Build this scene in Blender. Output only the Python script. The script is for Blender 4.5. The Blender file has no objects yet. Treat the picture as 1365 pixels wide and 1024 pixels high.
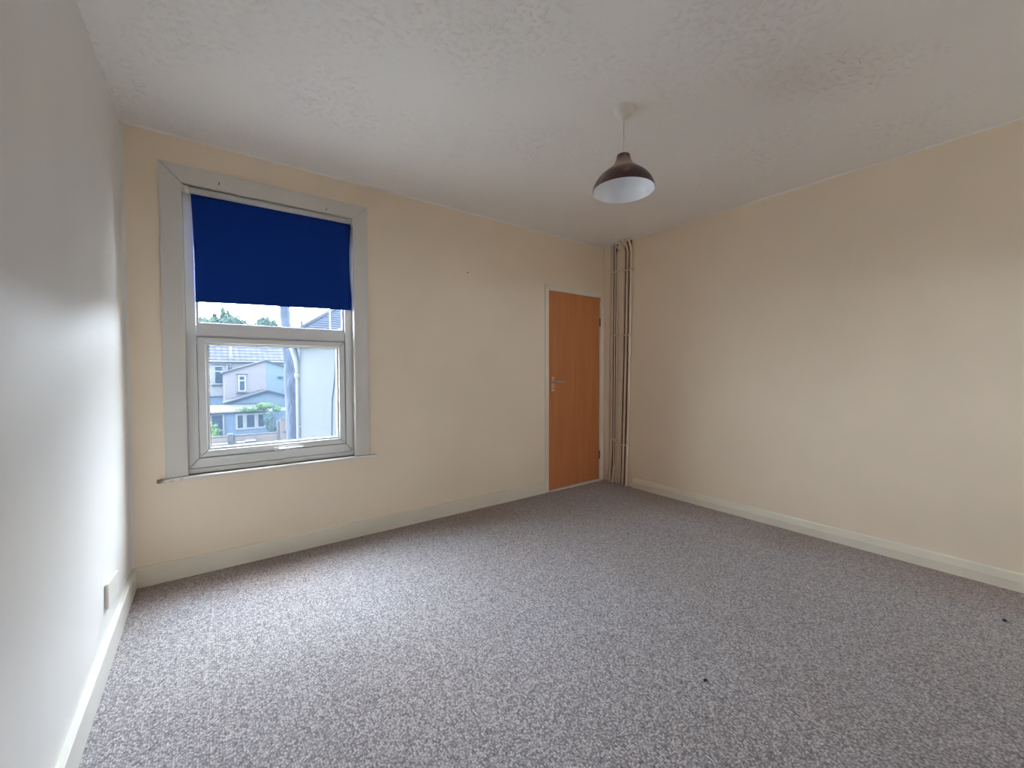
import bpy, bmesh, math, random
from mathutils import Vector, Matrix, noise

# ------------------------------------------------------------------ camera, sky, exposure
SC = bpy.context.scene
COL = SC.collection
D, RW, H, GZ = 3.061, 3.880, 2.55, -2.9      # window wall, right wall, ceiling, garden level
REAR = -1.6

cam_d = bpy.data.cameras.new('camera')
cam = bpy.data.objects.new('camera', cam_d)
COL.objects.link(cam)
cam_d.sensor_width = 36.0
cam_d.lens = 549.1 / 1365 * 36.0
cam_d.clip_start = 0.02
cam_d.clip_end = 500
_y, _p, _r = math.radians(36.49), math.radians(-1.689), math.radians(-0.115)
_fw = Vector((math.sin(_y) * math.cos(_p), math.cos(_y) * math.cos(_p), math.sin(_p)))
_rt = Vector((math.cos(_y), -math.sin(_y), 0))
_up = _rt.cross(_fw)
_rt, _up = math.cos(_r) * _rt + math.sin(_r) * _up, -math.sin(_r) * _rt + math.cos(_r) * _up
M3 = Matrix((_rt, _up, -_fw)).transposed()
cam.matrix_world = Matrix.Translation((0.357, 0, 1.197)) @ M3.to_4x4()
SC.camera = cam

SKY = 45.0
w = bpy.data.worlds.new('overcast_sky')
SC.world = w
w.use_nodes = True
nt = w.node_tree
bg = nt.nodes['Background']
tc = nt.nodes.new('ShaderNodeTexCoord')
nz = nt.nodes.new('ShaderNodeTexNoise'); nz.inputs['Scale'].default_value = 2.5; nz.inputs['Detail'].default_value = 4
rp = nt.nodes.new('ShaderNodeValToRGB')
rp.color_ramp.elements[0].position = 0.3; rp.color_ramp.elements[0].color = (0.86, 0.95, 1.08, 1)
rp.color_ramp.elements[1].position = 0.7; rp.color_ramp.elements[1].color = (0.93, 0.99, 1.08, 1)
nt.links.new(tc.outputs['Generated'], nz.inputs['Vector'])
nt.links.new(nz.outputs['Fac'], rp.inputs['Fac'])
nt.links.new(rp.outputs['Color'], bg.inputs['Color'])
bg.inputs['Strength'].default_value = SKY

# hazy sun behind thin cloud, beyond the far houses: it only reaches the carpet in front of the window
sun_d = bpy.data.lights.new('hazy_sun', 'SUN'); sun_d.energy = 2.4; sun_d.angle = math.radians(55); sun_d.color = (1.0, 0.98, 0.98)
sun = bpy.data.objects.new('hazy_sun', sun_d); COL.objects.link(sun)
_az, _el = math.radians(12), math.radians(48)            # azimuth from +Y towards +X, elevation
sun.rotation_euler = Vector((math.sin(_az) * math.cos(_el), math.cos(_az) * math.cos(_el), math.sin(_el))).to_track_quat('Z', 'Y').to_euler()

vs = SC.view_settings
SC.display_settings.display_device = 'sRGB'
vs.view_transform = 'Standard'; vs.look = 'None'; vs.gamma = 1.0; vs.use_curve_mapping = False
vs.exposure = 0.27
SC.cycles.max_bounces = 14
SC.cycles.diffuse_bounces = 8
SC.cycles.transparent_max_bounces = 16
SC.cycles.caustics_reflective = False
SC.cycles.caustics_refractive = False
SC.cycles.use_denoising = True
SC.cycles.sample_clamp_indirect = 8.0


def portal(name, loc, rot, sx, sz):
    """Sampling portal in a window opening: it guides the sky's own light and gives none itself."""
    l = bpy.data.lights.new(name, 'AREA')
    l.shape = 'RECTANGLE'; l.size = sx; l.size_y = sz
    l.cycles.is_portal = True
    o = bpy.data.objects.new(name, l); COL.objects.link(o)
    o.location = loc; o.rotation_euler = rot


portal('window_daylight', (0.735, D + 0.27, 1.44), (math.radians(-90), 0, 0), 0.96, 1.69)
portal('fill_window_daylight', (3.44, REAR - 0.27, 1.61), (math.radians(90), 0, 0), 0.6, 0.48)  # guides sky light through the added fill window


# ------------------------------------------------------------------ materials
def mat(name, col, rough=0.6, spec=0.5, var=0.0, vscale=3.0, col2=None, bump=(), stretch=(1, 1, 1), metal=0.0, sheen=0.0):
    """Procedural principled material; bump = [(kind, scale, strength, distance)]."""
    m = bpy.data.materials.new(name); m.use_nodes = True
    n, l = m.node_tree.nodes, m.node_tree.links
    p = n['Principled BSDF']
    p.inputs['Roughness'].default_value = rough
    p.inputs['Specular IOR Level'].default_value = spec
    p.inputs['Metallic'].default_value = metal
    if sheen:
        p.inputs['Sheen Weight'].default_value = sheen
        p.inputs['Sheen Roughness'].default_value = 0.5
    t = n.new('ShaderNodeTexCoord'); mp = n.new('ShaderNodeMapping')
    mp.inputs['Scale'].default_value = stretch
    l.new(t.outputs['Object'], mp.inputs['Vector'])
    c = (*col, 1)
    if var > 0 or col2:
        a = n.new('ShaderNodeTexNoise'); a.inputs['Scale'].default_value = vscale; a.inputs['Detail'].default_value = 6
        l.new(mp.outputs['Vector'], a.inputs['Vector'])
        r = n.new('ShaderNodeValToRGB')
        r.color_ramp.elements[0].position = 0.32; r.color_ramp.elements[1].position = 0.68
        if col2 is None:
            r.color_ramp.elements[0].color = (*[v * (1 - var) for v in col], 1)
            r.color_ramp.elements[1].color = (*[v * (1 + var) for v in col], 1)
        else:
            r.color_ramp.elements[0].color = c; r.color_ramp.elements[1].color = (*col2, 1)
        l.new(a.outputs['Fac'], r.inputs['Fac'])
        l.new(r.outputs['Color'], p.inputs['Base Color'])
    else:
        p.inputs['Base Color'].default_value = c
    prev = None
    for kind, sc, st, di in bump:
        if kind == 'noise':
            a = n.new('ShaderNodeTexNoise'); a.inputs['Detail'].default_value = 5; o = a.outputs['Fac']
        elif kind == 'voronoi':
            a = n.new('ShaderNodeTexVoronoi'); o = a.outputs['Distance']
        a.inputs['Scale'].default_value = sc
        l.new(mp.outputs['Vector'], a.inputs['Vector'])
        b = n.new('ShaderNodeBump'); b.inputs['Strength'].default_value = st; b.inputs['Distance'].default_value = di
        l.new(o, b.inputs['Height'])
        if prev: l.new(prev.outputs['Normal'], b.inputs['Normal'])
        prev = b
    if prev: l.new(prev.outputs['Normal'], p.inputs['Normal'])
    return m


CREAM = (0.86, 0.735, 0.58)
M = {}
M['cream'] = mat('cream_wall_paint', CREAM, 0.62, 0.3, 0.03, 1.6, bump=[('noise', 5, 0.25, 0.006), ('noise', 90, 0.12, 0.0008)])
M['left'] = mat('silky_wall_paint', (0.80, 0.785, 0.755), 0.50, 0.55, 0.025, 2.2, stretch=(1, 1, 0.25),
                bump=[('noise', 3.2, 0.4, 0.02), ('noise', 26, 0.28, 0.0016), ('noise', 110, 0.12, 0.0006)])
M['woodwhite'] = mat('cream_gloss_paint', (0.82, 0.73, 0.61), 0.42, 0.4, 0.03, 6, bump=[('noise', 18, 0.15, 0.002)])
M['skirt'] = mat('cream_skirting_paint', (0.78, 0.72, 0.60), 0.45, 0.4, 0.03, 5, bump=[('noise', 14, 0.15, 0.002)])
M['skirtleft'] = mat('off_white_skirting_paint', (0.72, 0.70, 0.64), 0.4, 0.4, 0.03, 5, bump=[('noise', 14, 0.15, 0.002)])
M['architrave'] = mat('grey_white_window_paint', (0.66, 0.63, 0.585), 0.45, 0.4, 0.02, 5, bump=[('noise', 12, 0.12, 0.002)])
M['upvc'] = mat('white_plastic_frame', (0.74, 0.74, 0.73), 0.32, 0.5)
M['gasket'] = mat('dark_rubber_gasket', (0.05, 0.05, 0.055), 0.7, 0.2)
M['blindwhite'] = mat('blind_roller_backing', (0.62, 0.61, 0.60), 0.6, 0.2)
M['whiteplastic'] = mat('cream_white_plastic', (0.78, 0.75, 0.67), 0.35, 0.5)
M['enamel'] = mat('white_enamel', (0.90, 0.92, 0.97), 0.16, 0.5)
M['pipe'] = mat('cream_pipe_paint', (0.80, 0.68, 0.53), 0.4, 0.45, 0.03, 9)
M['brass'] = mat('worn_satin_metal', (0.62, 0.50, 0.38), 0.35, 0.5, 0.06, 40, metal=0.75)
M['hinge'] = mat('tarnished_hinge_metal', (0.16, 0.09, 0.05), 0.5, 0.4, metal=0.5)
M['black'] = mat('black_plastic', (0.02, 0.02, 0.02), 0.5, 0.3)
M['threshold'] = mat('pale_threshold_strip', (0.72, 0.60, 0.52), 0.4, 0.5)


def m_door():
    m = mat('orange_brown_door_veneer', (0.46, 0.165, 0.055), 0.42, 0.4)
    n, l = m.node_tree.nodes, m.node_tree.links
    p = n['Principled BSDF']
    t = n.new('ShaderNodeTexCoord'); mp = n.new('ShaderNodeMapping'); mp.inputs['Scale'].default_value = (9, 9, 0.6)
    l.new(t.outputs['Object'], mp.inputs['Vector'])
    a = n.new('ShaderNodeTexNoise'); a.inputs['Scale'].default_value = 2.2; a.inputs['Detail'].default_value = 7; a.inputs['Distortion'].default_value = 0.6
    l.new(mp.outputs['Vector'], a.inputs['Vector'])
    r = n.new('ShaderNodeValToRGB')
    r.color_ramp.elements[0].position = 0.3; r.color_ramp.elements[0].color = (0.46, 0.165, 0.055, 1)
    r.color_ramp.elements[1].position = 0.7; r.color_ramp.elements[1].color = (0.54, 0.205, 0.078, 1)
    l.new(a.outputs['Fac'], r.inputs['Fac']); l.new(r.outputs['Color'], p.inputs['Base Color'])
    return m


M['door'] = m_door()


def m_ceiling():
    m = mat('stippled_white_ceiling', (0.90, 0.875, 0.85), 0.75, 0.2)
    n, l = m.node_tree.nodes, m.node_tree.links
    p = n['Principled BSDF']
    t = n.new('ShaderNodeTexCoord')
    def nz(scale, detail=4):
        a = n.new('ShaderNodeTexNoise'); a.inputs['Scale'].default_value = scale; a.inputs['Detail'].default_value = detail
        l.new(t.outputs['Object'], a.inputs['Vector']); return a
    fine = nz(38, 5); mask = nz(1.7, 3); fine2 = nz(120, 3)
    r = n.new('ShaderNodeValToRGB'); r.color_ramp.elements[0].position = 0.45; r.color_ramp.elements[1].position = 0.62
    r.color_ramp.elements[0].color = (0.2, 0.2, 0.2, 1)
    l.new(mask.outputs['Fac'], r.inputs['Fac'])
    cl = n.new('ShaderNodeValToRGB'); cl.color_ramp.elements[0].position = 0.52; cl.color_ramp.elements[1].position = 0.68
    l.new(fine.outputs['Fac'], cl.inputs['Fac'])
    mu = n.new('ShaderNodeMath'); mu.operation = 'MULTIPLY'
    l.new(cl.outputs['Color'], mu.inputs[0]); l.new(r.outputs['Color'], mu.inputs[1])
    b = n.new('ShaderNodeBump'); b.inputs['Strength'].default_value = 0.8; b.inputs['Distance'].default_value = 0.006
    l.new(mu.outputs[0], b.inputs['Height'])
    b2 = n.new('ShaderNodeBump'); b2.inputs['Strength'].default_value = 0.15; b2.inputs['Distance'].default_value = 0.001
    l.new(fine2.outputs['Fac'], b2.inputs['Height']); l.new(b.outputs['Normal'], b2.inputs['Normal'])
    big = nz(2.3, 2)
    b3 = n.new('ShaderNodeBump'); b3.inputs['Strength'].default_value = 0.35; b3.inputs['Distance'].default_value = 0.02
    l.new(big.outputs['Fac'], b3.inputs['Height']); l.new(b2.outputs['Normal'], b3.inputs['Normal'])
    l.new(b3.outputs['Normal'], p.inputs['Normal'])
    return m


M['ceiling'] = m_ceiling()


def m_carpet():
    m = mat('grey_mauve_loop_carpet', (0.2, 0.2, 0.2), 0.9, 0.15, sheen=0.25)
    n, l = m.node_tree.nodes, m.node_tree.links
    p = n['Principled BSDF']
    t = n.new('ShaderNodeTexCoord')
    mp = n.new('ShaderNodeMapping'); mp.inputs['Scale'].default_value = (1, 0.8, 1)
    l.new(t.outputs['Object'], mp.inputs['Vector'])
    v = n.new('ShaderNodeTexVoronoi'); v.inputs['Scale'].default_value = 150; v.inputs['Randomness'].default_value = 0.75
    l.new(mp.outputs['Vector'], v.inputs['Vector'])
    tuft = n.new('ShaderNodeValToRGB')              # loop colours: each loop its own grey
    e = tuft.color_ramp.elements
    e[0].position = 0.0; e[0].color = (0.30, 0.275, 0.28, 1)
    e[1].position = 1.0; e[1].color = (0.62, 0.585, 0.60, 1)
    sep = n.new('ShaderNodeSeparateColor'); l.new(v.outputs['Color'], sep.inputs['Color'])
    l.new(sep.outputs['Red'], tuft.inputs['Fac'])
    gap = n.new('ShaderNodeMapRange')               # dark backing between the loops
    gap.inputs['From Min'].default_value = 0.35; gap.inputs['From Max'].default_value = 0.75
    gap.inputs['To Min'].default_value = 1.0; gap.inputs['To Max'].default_value = 0.45
    l.new(v.outputs['Distance'], gap.inputs['Value'])
    mx = n.new('ShaderNodeMix'); mx.data_type = 'RGBA'; mx.blend_type = 'MULTIPLY'; mx.inputs['Factor'].default_value = 1
    l.new(tuft.outputs['Color'], mx.inputs['A']); l.new(gap.outputs['Result'], mx.inputs['B'])
    # wear: broad brownish soiling
    a = n.new('ShaderNodeTexNoise'); a.inputs['Scale'].default_value = 1.1; a.inputs['Detail'].default_value = 3
    l.new(t.outputs['Object'], a.inputs['Vector'])
    r = n.new('ShaderNodeValToRGB')
    r.color_ramp.elements[0].position = 0.35; r.color_ramp.elements[0].color = (0.94, 0.90, 0.88, 1)
    r.color_ramp.elements[1].position = 0.65; r.color_ramp.elements[1].color = (1, 1, 1.02, 1)
    l.new(a.outputs['Fac'], r.inputs['Fac'])
    mx2 = n.new('ShaderNodeMix'); mx2.data_type = 'RGBA'; mx2.blend_type = 'MULTIPLY'; mx2.inputs['Factor'].default_value = 1
    l.new(mx.outputs['Result'], mx2.inputs['A']); l.new(r.outputs['Color'], mx2.inputs['B'])
    def math_(op, x, y=None):
        q = n.new('ShaderNodeMath'); q.operation = op
        for i_, v_ in enumerate((x, y)):
            if v_ is None: continue
            if isinstance(v_, (int, float)): q.inputs[i_].default_value = v_
            else: l.new(v_, q.inputs[i_])
        return q.outputs[0]
    def mixin(prev, fac, colour, mode='MULTIPLY'):
        q = n.new('ShaderNodeMix'); q.data_type = 'RGBA'; q.blend_type = mode
        l.new(fac, q.inputs['Factor']); l.new(prev, q.inputs['A']); q.inputs['B'].default_value = colour
        return q.outputs['Result']
    xyz = n.new('ShaderNodeSeparateXYZ'); l.new(t.outputs['Object'], xyz.inputs[0])
    X_, Y_ = xyz.outputs['X'], xyz.outputs['Y']
    # tufted rows running towards the window wall
    row = math_('ABSOLUTE', math_('SINE', math_('MULTIPLY', X_, math.pi / 0.0085)))
    rowf = n.new('ShaderNodeMapRange'); rowf.inputs['From Min'].default_value = 0.0; rowf.inputs['From Max'].default_value = 0.45
    rowf.inputs['To Min'].default_value = 1.0; rowf.inputs['To Max'].default_value = 0.0
    l.new(row, rowf.inputs['Value'])
    c_ = mixin(mx2.outputs['Result'], rowf.outputs['Result'], (0.78, 0.78, 0.78, 1))
    # browner and darker towards the window wall and right wall
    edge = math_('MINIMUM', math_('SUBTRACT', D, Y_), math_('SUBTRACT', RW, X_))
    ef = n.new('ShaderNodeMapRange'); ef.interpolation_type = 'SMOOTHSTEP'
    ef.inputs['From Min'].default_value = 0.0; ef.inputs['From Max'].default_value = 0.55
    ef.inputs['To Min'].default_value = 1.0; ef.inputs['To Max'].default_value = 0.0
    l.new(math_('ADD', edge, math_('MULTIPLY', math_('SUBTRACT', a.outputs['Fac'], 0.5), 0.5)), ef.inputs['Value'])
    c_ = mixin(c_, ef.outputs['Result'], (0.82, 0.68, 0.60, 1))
    # one pale pulled row near the window
    ln_ = math_('ABSOLUTE', math_('SUBTRACT', X_, math_('ADD', 0.331, math_('MULTIPLY', math_('SUBTRACT', Y_, 1.98), 0.046))))
    lf = math_('MULTIPLY', math_('LESS_THAN', ln_, 0.0045), math_('MULTIPLY', math_('GREATER_THAN', Y_, 1.95), math_('LESS_THAN', Y_, 2.75)))
    c_ = mixin(c_, math_('MULTIPLY', lf, math_('MULTIPLY', a.outputs['Fac'], 0.28)), (0.75, 0.73, 0.74, 1), 'MIX')
    l.new(c_, p.inputs['Base Color'])
    b = n.new('ShaderNodeBump'); b.invert = True; b.inputs['Strength'].default_value = 0.8; b.inputs['Distance'].default_value = 0.004
    l.new(v.outputs['Distance'], b.inputs['Height'])
    l.new(b.outputs['Normal'], p.inputs['Normal'])
    return m


M['carpet'] = m_carpet()


def m_glass():
    """Old double glazing: clear, weakly reflecting, with a thin blue veil painting in the haze outside."""
    m = bpy.data.materials.new('veiled_window_glass'); m.use_nodes = True
    n, l = m.node_tree.nodes, m.node_tree.links
    n.remove(n['Principled BSDF'])
    out = n['Material Output']
    tr = n.new('ShaderNodeBsdfTransparent'); tr.inputs['Color'].default_value = (0.93, 0.96, 0.97, 1)
    tl = n.new('ShaderNodeBsdfTranslucent'); tl.inputs['Color'].default_value = (0.42, 0.68, 1.0, 1)  # blue veil mixed in to imitate the bright haze outside
    gl = n.new('ShaderNodeBsdfGlossy'); gl.inputs['Roughness'].default_value = 0.02
    m1 = n.new('ShaderNodeMixShader'); m1.inputs['Fac'].default_value = VEIL
    l.new(tr.outputs[0], m1.inputs[1]); l.new(tl.outputs[0], m1.inputs[2])
    lw = n.new('ShaderNodeLayerWeight'); lw.inputs['Blend'].default_value = 0.5
    pw = n.new('ShaderNodeMath'); pw.operation = 'POWER'; pw.inputs[1].default_value = 5.0
    l.new(lw.outputs['Facing'], pw.inputs[0])
    fr = n.new('ShaderNodeMath'); fr.operation = 'MULTIPLY_ADD'; fr.inputs[1].default_value = 0.96; fr.inputs[2].default_value = 0.035
    l.new(pw.outputs[0], fr.inputs[0])
    m2 = n.new('ShaderNodeMixShader')
    l.new(fr.outputs[0], m2.inputs['Fac']); l.new(m1.outputs[0], m2.inputs[1]); l.new(gl.outputs[0], m2.inputs[2])
    l.new(m2.outputs[0], out.inputs['Surface'])
    return m


VEIL = 0.0055
M['glass'] = m_glass()
M['darkpane'] = mat('dark_house_window_glass', (0.005, 0.008, 0.013), 0.4, 0.02)


def m_blind():
    m = mat('navy_blackout_fabric', (0.004, 0.030, 0.21), 0.85, 0.1, bump=[('noise', 350, 0.15, 0.0005)])
    return m


M['blind'] = m_blind()


def m_shade():
    m = mat('worn_maroon_enamel', (0.055, 0.016, 0.014), 0.35, 0.5)
    n, l = m.node_tree.nodes, m.node_tree.links
    p = n['Principled BSDF']
    t = n.new('ShaderNodeTexCoord'); a = n.new('ShaderNodeTexNoise')
    a.inputs['Scale'].default_value = 14; a.inputs['Detail'].default_value = 5
    l.new(t.outputs['Object'], a.inputs['Vector'])
    sp = n.new('ShaderNodeSeparateXYZ'); l.new(t.outputs['Object'], sp.inputs[0])
    # rubbed band around the shoulder (local z about -0.30 under the rose)
    d = n.new('ShaderNodeMath'); d.operation = 'SUBTRACT'; l.new(sp.outputs['Z'], d.inputs[0]); d.inputs[1].default_value = -0.292
    ab = n.new('ShaderNodeMath'); ab.operation = 'ABSOLUTE'; l.new(d.outputs[0], ab.inputs[0])
    mr = n.new('ShaderNodeMapRange'); mr.inputs['From Min'].default_value = 0.008; mr.inputs['From Max'].default_value = 0.055
    mr.inputs['To Min'].default_value = 0.46; mr.inputs['To Max'].default_value = 0.0
    l.new(ab.outputs[0], mr.inputs['Value'])
    ad = n.new('ShaderNodeMath'); ad.operation = 'ADD'; l.new(a.outputs['Fac'], ad.inputs[0]); l.new(mr.outputs['Result'], ad.inputs[1])
    r = n.new('ShaderNodeValToRGB')
    r.color_ramp.elements[0].position = 0.55; r.color_ramp.elements[0].color = (0.05, 0.014, 0.013, 1)
    r.color_ramp.elements[1].position = 0.85; r.color_ramp.elements[1].color = (0.27, 0.185, 0.125, 1)
    l.new(ad.outputs[0], r.inputs['Fac']); l.new(r.outputs['Color'], p.inputs['Base Color'])
    return m


M['shade'] = m_shade()


def m_sill():
    m = mat('scuffed_sill_paint', (0.76, 0.74, 0.70), 0.3, 0.5)
    n, l = m.node_tree.nodes, m.node_tree.links
    p = n['Principled BSDF']
    t = n.new('ShaderNodeTexCoord'); sp = n.new('ShaderNodeSeparateXYZ'); l.new(t.outputs['Object'], sp.inputs[0])
    a = n.new('ShaderNodeTexNoise'); a.inputs['Scale'].default_value = 26; a.inputs['Detail'].default_value = 4
    l.new(t.outputs['Object'], a.inputs['Vector'])
    # flaked paint towards the left end of the board (bare brown wood)
    mr = n.new('ShaderNodeMapRange'); mr.inputs['From Min'].default_value = 0.13; mr.inputs['From Max'].default_value = 0.36
    mr.inputs['To Min'].default_value = 0.22; mr.inputs['To Max'].default_value = -0.25
    l.new(sp.outputs['X'], mr.inputs['Value'])
    ad = n.new('ShaderNodeMath'); ad.operation = 'ADD'; l.new(a.outputs['Fac'], ad.inputs[0]); l.new(mr.outputs['Result'], ad.inputs[1])
    r = n.new('ShaderNodeValToRGB')
    r.color_ramp.elements[0].position = 0.58; r.color_ramp.elements[0].color = (0.76, 0.72, 0.66, 1)
    r.color_ramp.elements[1].position = 0.72; r.color_ramp.elements[1].color = (0.22, 0.14, 0.07, 1)
    l.new(ad.outputs[0], r.inputs['Fac']); l.new(r.outputs['Color'], p.inputs['Base Color'])
    return m


M['sill'] = m_sill()

# outdoors
M['ground'] = mat('pale_paving_ground', (0.42, 0.41, 0.39), 0.9, 0.1, col2=(0.52, 0.51, 0.49), vscale=0.6)
M['render_white'] = mat('white_painted_render', (0.0101, 0.0111, 0.0114), 0.8, 0.05, 0.05, 1.5, stretch=(1, 1, 0.25), bump=[('noise', 12, 0.2, 0.01)])
M['render_pale'] = mat('pale_grey_render', (0.0360, 0.0370, 0.0411), 0.8, 0.05, 0.06, 2)
M['render_pink'] = mat('pinkish_pebbledash', (0.0274, 0.0259, 0.0282), 0.85, 0.05, 0.06, 2.5)
M['render_blue'] = mat('pale_blue_render', (0.0175, 0.0245, 0.0315), 0.8, 0.05, 0.05, 2)
M['blue_board'] = mat('blue_painted_boarding', (0.0160, 0.0244, 0.0353), 0.7, 0.05, 0.06, 3)
M['fascia'] = mat('dark_gutter_fascia', (0.0063, 0.0070, 0.0091), 0.6, 0.05)
M['out_white'] = mat('white_outdoor_plastic', (0.0330, 0.0354, 0.0370), 0.6, 0.05)
M['polycarb'] = mat('weathered_roof_sheet', (0.0067, 0.0065, 0.0073), 0.5, 0.05, 0.1, 4)
M['slate'] = mat('blue_grey_slate', (0.0070, 0.0084, 0.0126), 0.7, 0.05, 0.25, 6, bump=[('noise', 14, 0.4, 0.02)])
M['bark'] = mat('dark_rough_bark', (0.0021, 0.0034, 0.0067), 0.9, 0.15, col2=(0.0098, 0.0126, 0.0203), vscale=7, stretch=(1.6, 1.6, 0.5),
                bump=[('noise', 9, 0.9, 0.06)])
M['leaf'] = mat('distant_green_leaves', (0.0082, 0.0146, 0.0100), 0.8, 0.05, col2=(0.0126, 0.0196, 0.0126), vscale=1.3)
M['leaf_light'] = mat('fresh_green_leaves', (0.0118, 0.0224, 0.0109), 0.8, 0.05, col2=(0.0182, 0.0322, 0.0119), vscale=3)
M['leaf_dark'] = mat('blue_green_leaves', (0.0063, 0.0112, 0.0126), 0.8, 0.05, col2=(0.0119, 0.0196, 0.0196), vscale=3)
M['fence'] = mat('faded_pinkish_fence_boards', (0.0328, 0.0252, 0.0235), 0.85, 0.1, col2=(0.0343, 0.0287, 0.0252), vscale=5, stretch=(0.4, 1, 3))
M['concrete'] = mat('pale_concrete', (0.0145, 0.0150, 0.0171), 0.85, 0.1, 0.08, 6)
M['cabinet'] = mat('lavender_grey_plastic', (0.0126, 0.0147, 0.0203), 0.6, 0.05, 0.1, 4)
M['pot'] = mat('chimney_clay', (0.0175, 0.0126, 0.0126), 0.8, 0.05)


def m_tiles():
    m = mat('interlocking_roof_tiles', (0.0147, 0.0147, 0.0196), 0.8, 0.05)
    n, l = m.node_tree.nodes, m.node_tree.links
    p = n['Principled BSDF']
    t = n.new('ShaderNodeTexCoord')
    mp = n.new('ShaderNodeMapping'); mp.inputs['Rotation'].default_value = (math.radians(-35), 0, 0)
    l.new(t.outputs['Object'], mp.inputs['Vector'])
    b = n.new('ShaderNodeTexBrick'); b.inputs['Scale'].default_value = 1.0
    b.inputs['Brick Width'].default_value = 0.34; b.inputs['Row Height'].default_value = 0.36
    b.inputs['Mortar Size'].default_value = 0.035; b.offset = 0.0
    b.inputs['Color1'].default_value = (0.0161, 0.0161, 0.0224, 1); b.inputs['Color2'].default_value = (0.0231, 0.0231, 0.0280, 1)
    b.inputs['Mortar'].default_value = (0.0084, 0.0091, 0.0133, 1)
    l.new(mp.outputs['Vector'], b.inputs['Vector']); l.new(b.outputs['Color'], p.inputs['Base Color'])
    return m


M['tiles'] = m_tiles()


# ------------------------------------------------------------------ mesh helpers
class MB:
    def __init__(s):
        s.bm = bmesh.new()

    def box(s, a, b, bev=0.0, seg=1):
        x0, y0, z0 = [min(a[i], b[i]) for i in range(3)]; x1, y1, z1 = [max(a[i], b[i]) for i in range(3)]
        r = bmesh.ops.create_cube(s.bm, size=1.0, matrix=Matrix.Translation(((x0 + x1) / 2, (y0 + y1) / 2, (z0 + z1) / 2)) @ Matrix.Diagonal((x1 - x0, y1 - y0, z1 - z0, 1)))
        if bev > 0:
            vs_ = set(r['verts']); es = [e for e in s.bm.edges if e.verts[0] in vs_ and e.verts[1] in vs_]
            bmesh.ops.bevel(s.bm, geom=es, offset=bev, segments=seg, profile=0.6, affect='EDGES', clamp_overlap=True)
        return s

    def prism(s, pts, axis, a, b):
        """Polygon pts (2-D) extruded along an axis from a to b.  axis 'x': pts=(y,z), 'y': pts=(x,z), 'z': pts=(x,y)."""
        def P(u, t):
            return {'x': (t, u[0], u[1]), 'y': (u[0], t, u[1]), 'z': (u[0], u[1], t)}[axis]
        va = [s.bm.verts.new(P(u, a)) for u in pts]; vb = [s.bm.verts.new(P(u, b)) for u in pts]
        n = len(pts)
        s.bm.faces.new(va); s.bm.faces.new(vb[::-1])
        for i in range(n):
            s.bm.faces.new((va[i], vb[i], vb[(i + 1) % n], va[(i + 1) % n]))
        bmesh.ops.recalc_face_normals(s.bm, faces=s.bm.faces[:])
        return s

    def tube(s, pts, r, n=10, caps=True):
        pts = [Vector(p) for p in pts]
        rr = r if isinstance(r, (list, tuple)) else [r] * len(pts)
        rings = []; prev = None
        for i, p in enumerate(pts):
            t = ((pts[min(i + 1, len(pts) - 1)] - p).normalized() + (p - pts[max(i - 1, 0)]).normalized())
            t.normalize()
            if prev is None:
                u = t.orthogonal().normalized()
            else:
                u = (prev - t * prev.dot(t)).normalized()
            prev = u; v = t.cross(u)
            rings.append([s.bm.verts.new(p + (u * math.cos(2 * math.pi * k / n) + v * math.sin(2 * math.pi * k / n)) * rr[i]) for k in range(n)])
        for a, b in zip(rings, rings[1:]):
            for k in range(n):
                f = s.bm.faces.new((a[k], a[(k + 1) % n], b[(k + 1) % n], b[k])); f.smooth = True
        if caps:
            s.bm.faces.new(rings[0][::-1]); s.bm.faces.new(rings[-1])
        return s

    def lathe(s, prof, c, n=48):
        """prof = [(r, z)] around the vertical axis through c."""
        rings = []
        for r, z in prof:
            if r < 1e-5:
                rings.append([s.bm.verts.new((c[0], c[1], c[2] + z))])
            else:
                rings.append([s.bm.verts.new((c[0] + r * math.cos(2 * math.pi * k / n), c[1] + r * math.sin(2 * math.pi * k / n), c[2] + z)) for k in range(n)])
        for a, b in zip(rings, rings[1:]):
            for k in range(n):
                if len(a) == 1 and len(b) == 1: continue
                if len(a) == 1: q = (a[0], b[(k + 1) % n], b[k])
                elif len(b) == 1: q = (a[k], a[(k + 1) % n], b[0])
                else: q = (a[k], a[(k + 1) % n], b[(k + 1) % n], b[k])
                f = s.bm.faces.new(q); f.smooth = True
        return s

    def quad(s, pts):
        s.bm.faces.new([s.bm.verts.new(p) for p in pts]); return s


def obj(name, mb, material, parent=None, origin=None, smooth=False):
    """Link a mesh built in world coordinates; the origin (or the parent's place) becomes its local zero."""
    bm = mb.bm
    bmesh.ops.recalc_face_normals(bm, faces=bm.faces[:])
    o0 = Vector((0, 0, 0))
    if parent is not None: o0 = wpos(parent)
    elif origin is not None: o0 = Vector(origin)
    bmesh.ops.translate(bm, verts=bm.verts[:], vec=-o0)
    if smooth:
        for f in bm.faces: f.smooth = True
    me = bpy.data.meshes.new(name); bm.to_mesh(me); bm.free()
    me.materials.append(material)
    o = bpy.data.objects.new(name, me); COL.objects.link(o)
    if parent is not None: o.parent = parent
    else: o.location = o0
    return o


def wpos(o):
    v = Vector(o.location)
    while o.parent is not None:
        o = o.parent; v = v + Vector(o.location)
    return v


def struct(name, mb, material, parent=None, **k):
    o = obj(name, mb, material, parent, **k)
    if parent is None: o['kind'] = 'structure'
    return o


def thing(name, label, cat, loc, group=None):
    o = bpy.data.objects.new(name, None); COL.objects.link(o)
    o.location = loc; o['label'] = label; o['category'] = cat
    if group: o['group'] = group
    return o


def empty_struct(name, loc, label):
    o = bpy.data.objects.new(name, None); COL.objects.link(o); o.location = loc
    o['kind'] = 'structure'; o['label'] = label
    return o


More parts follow.
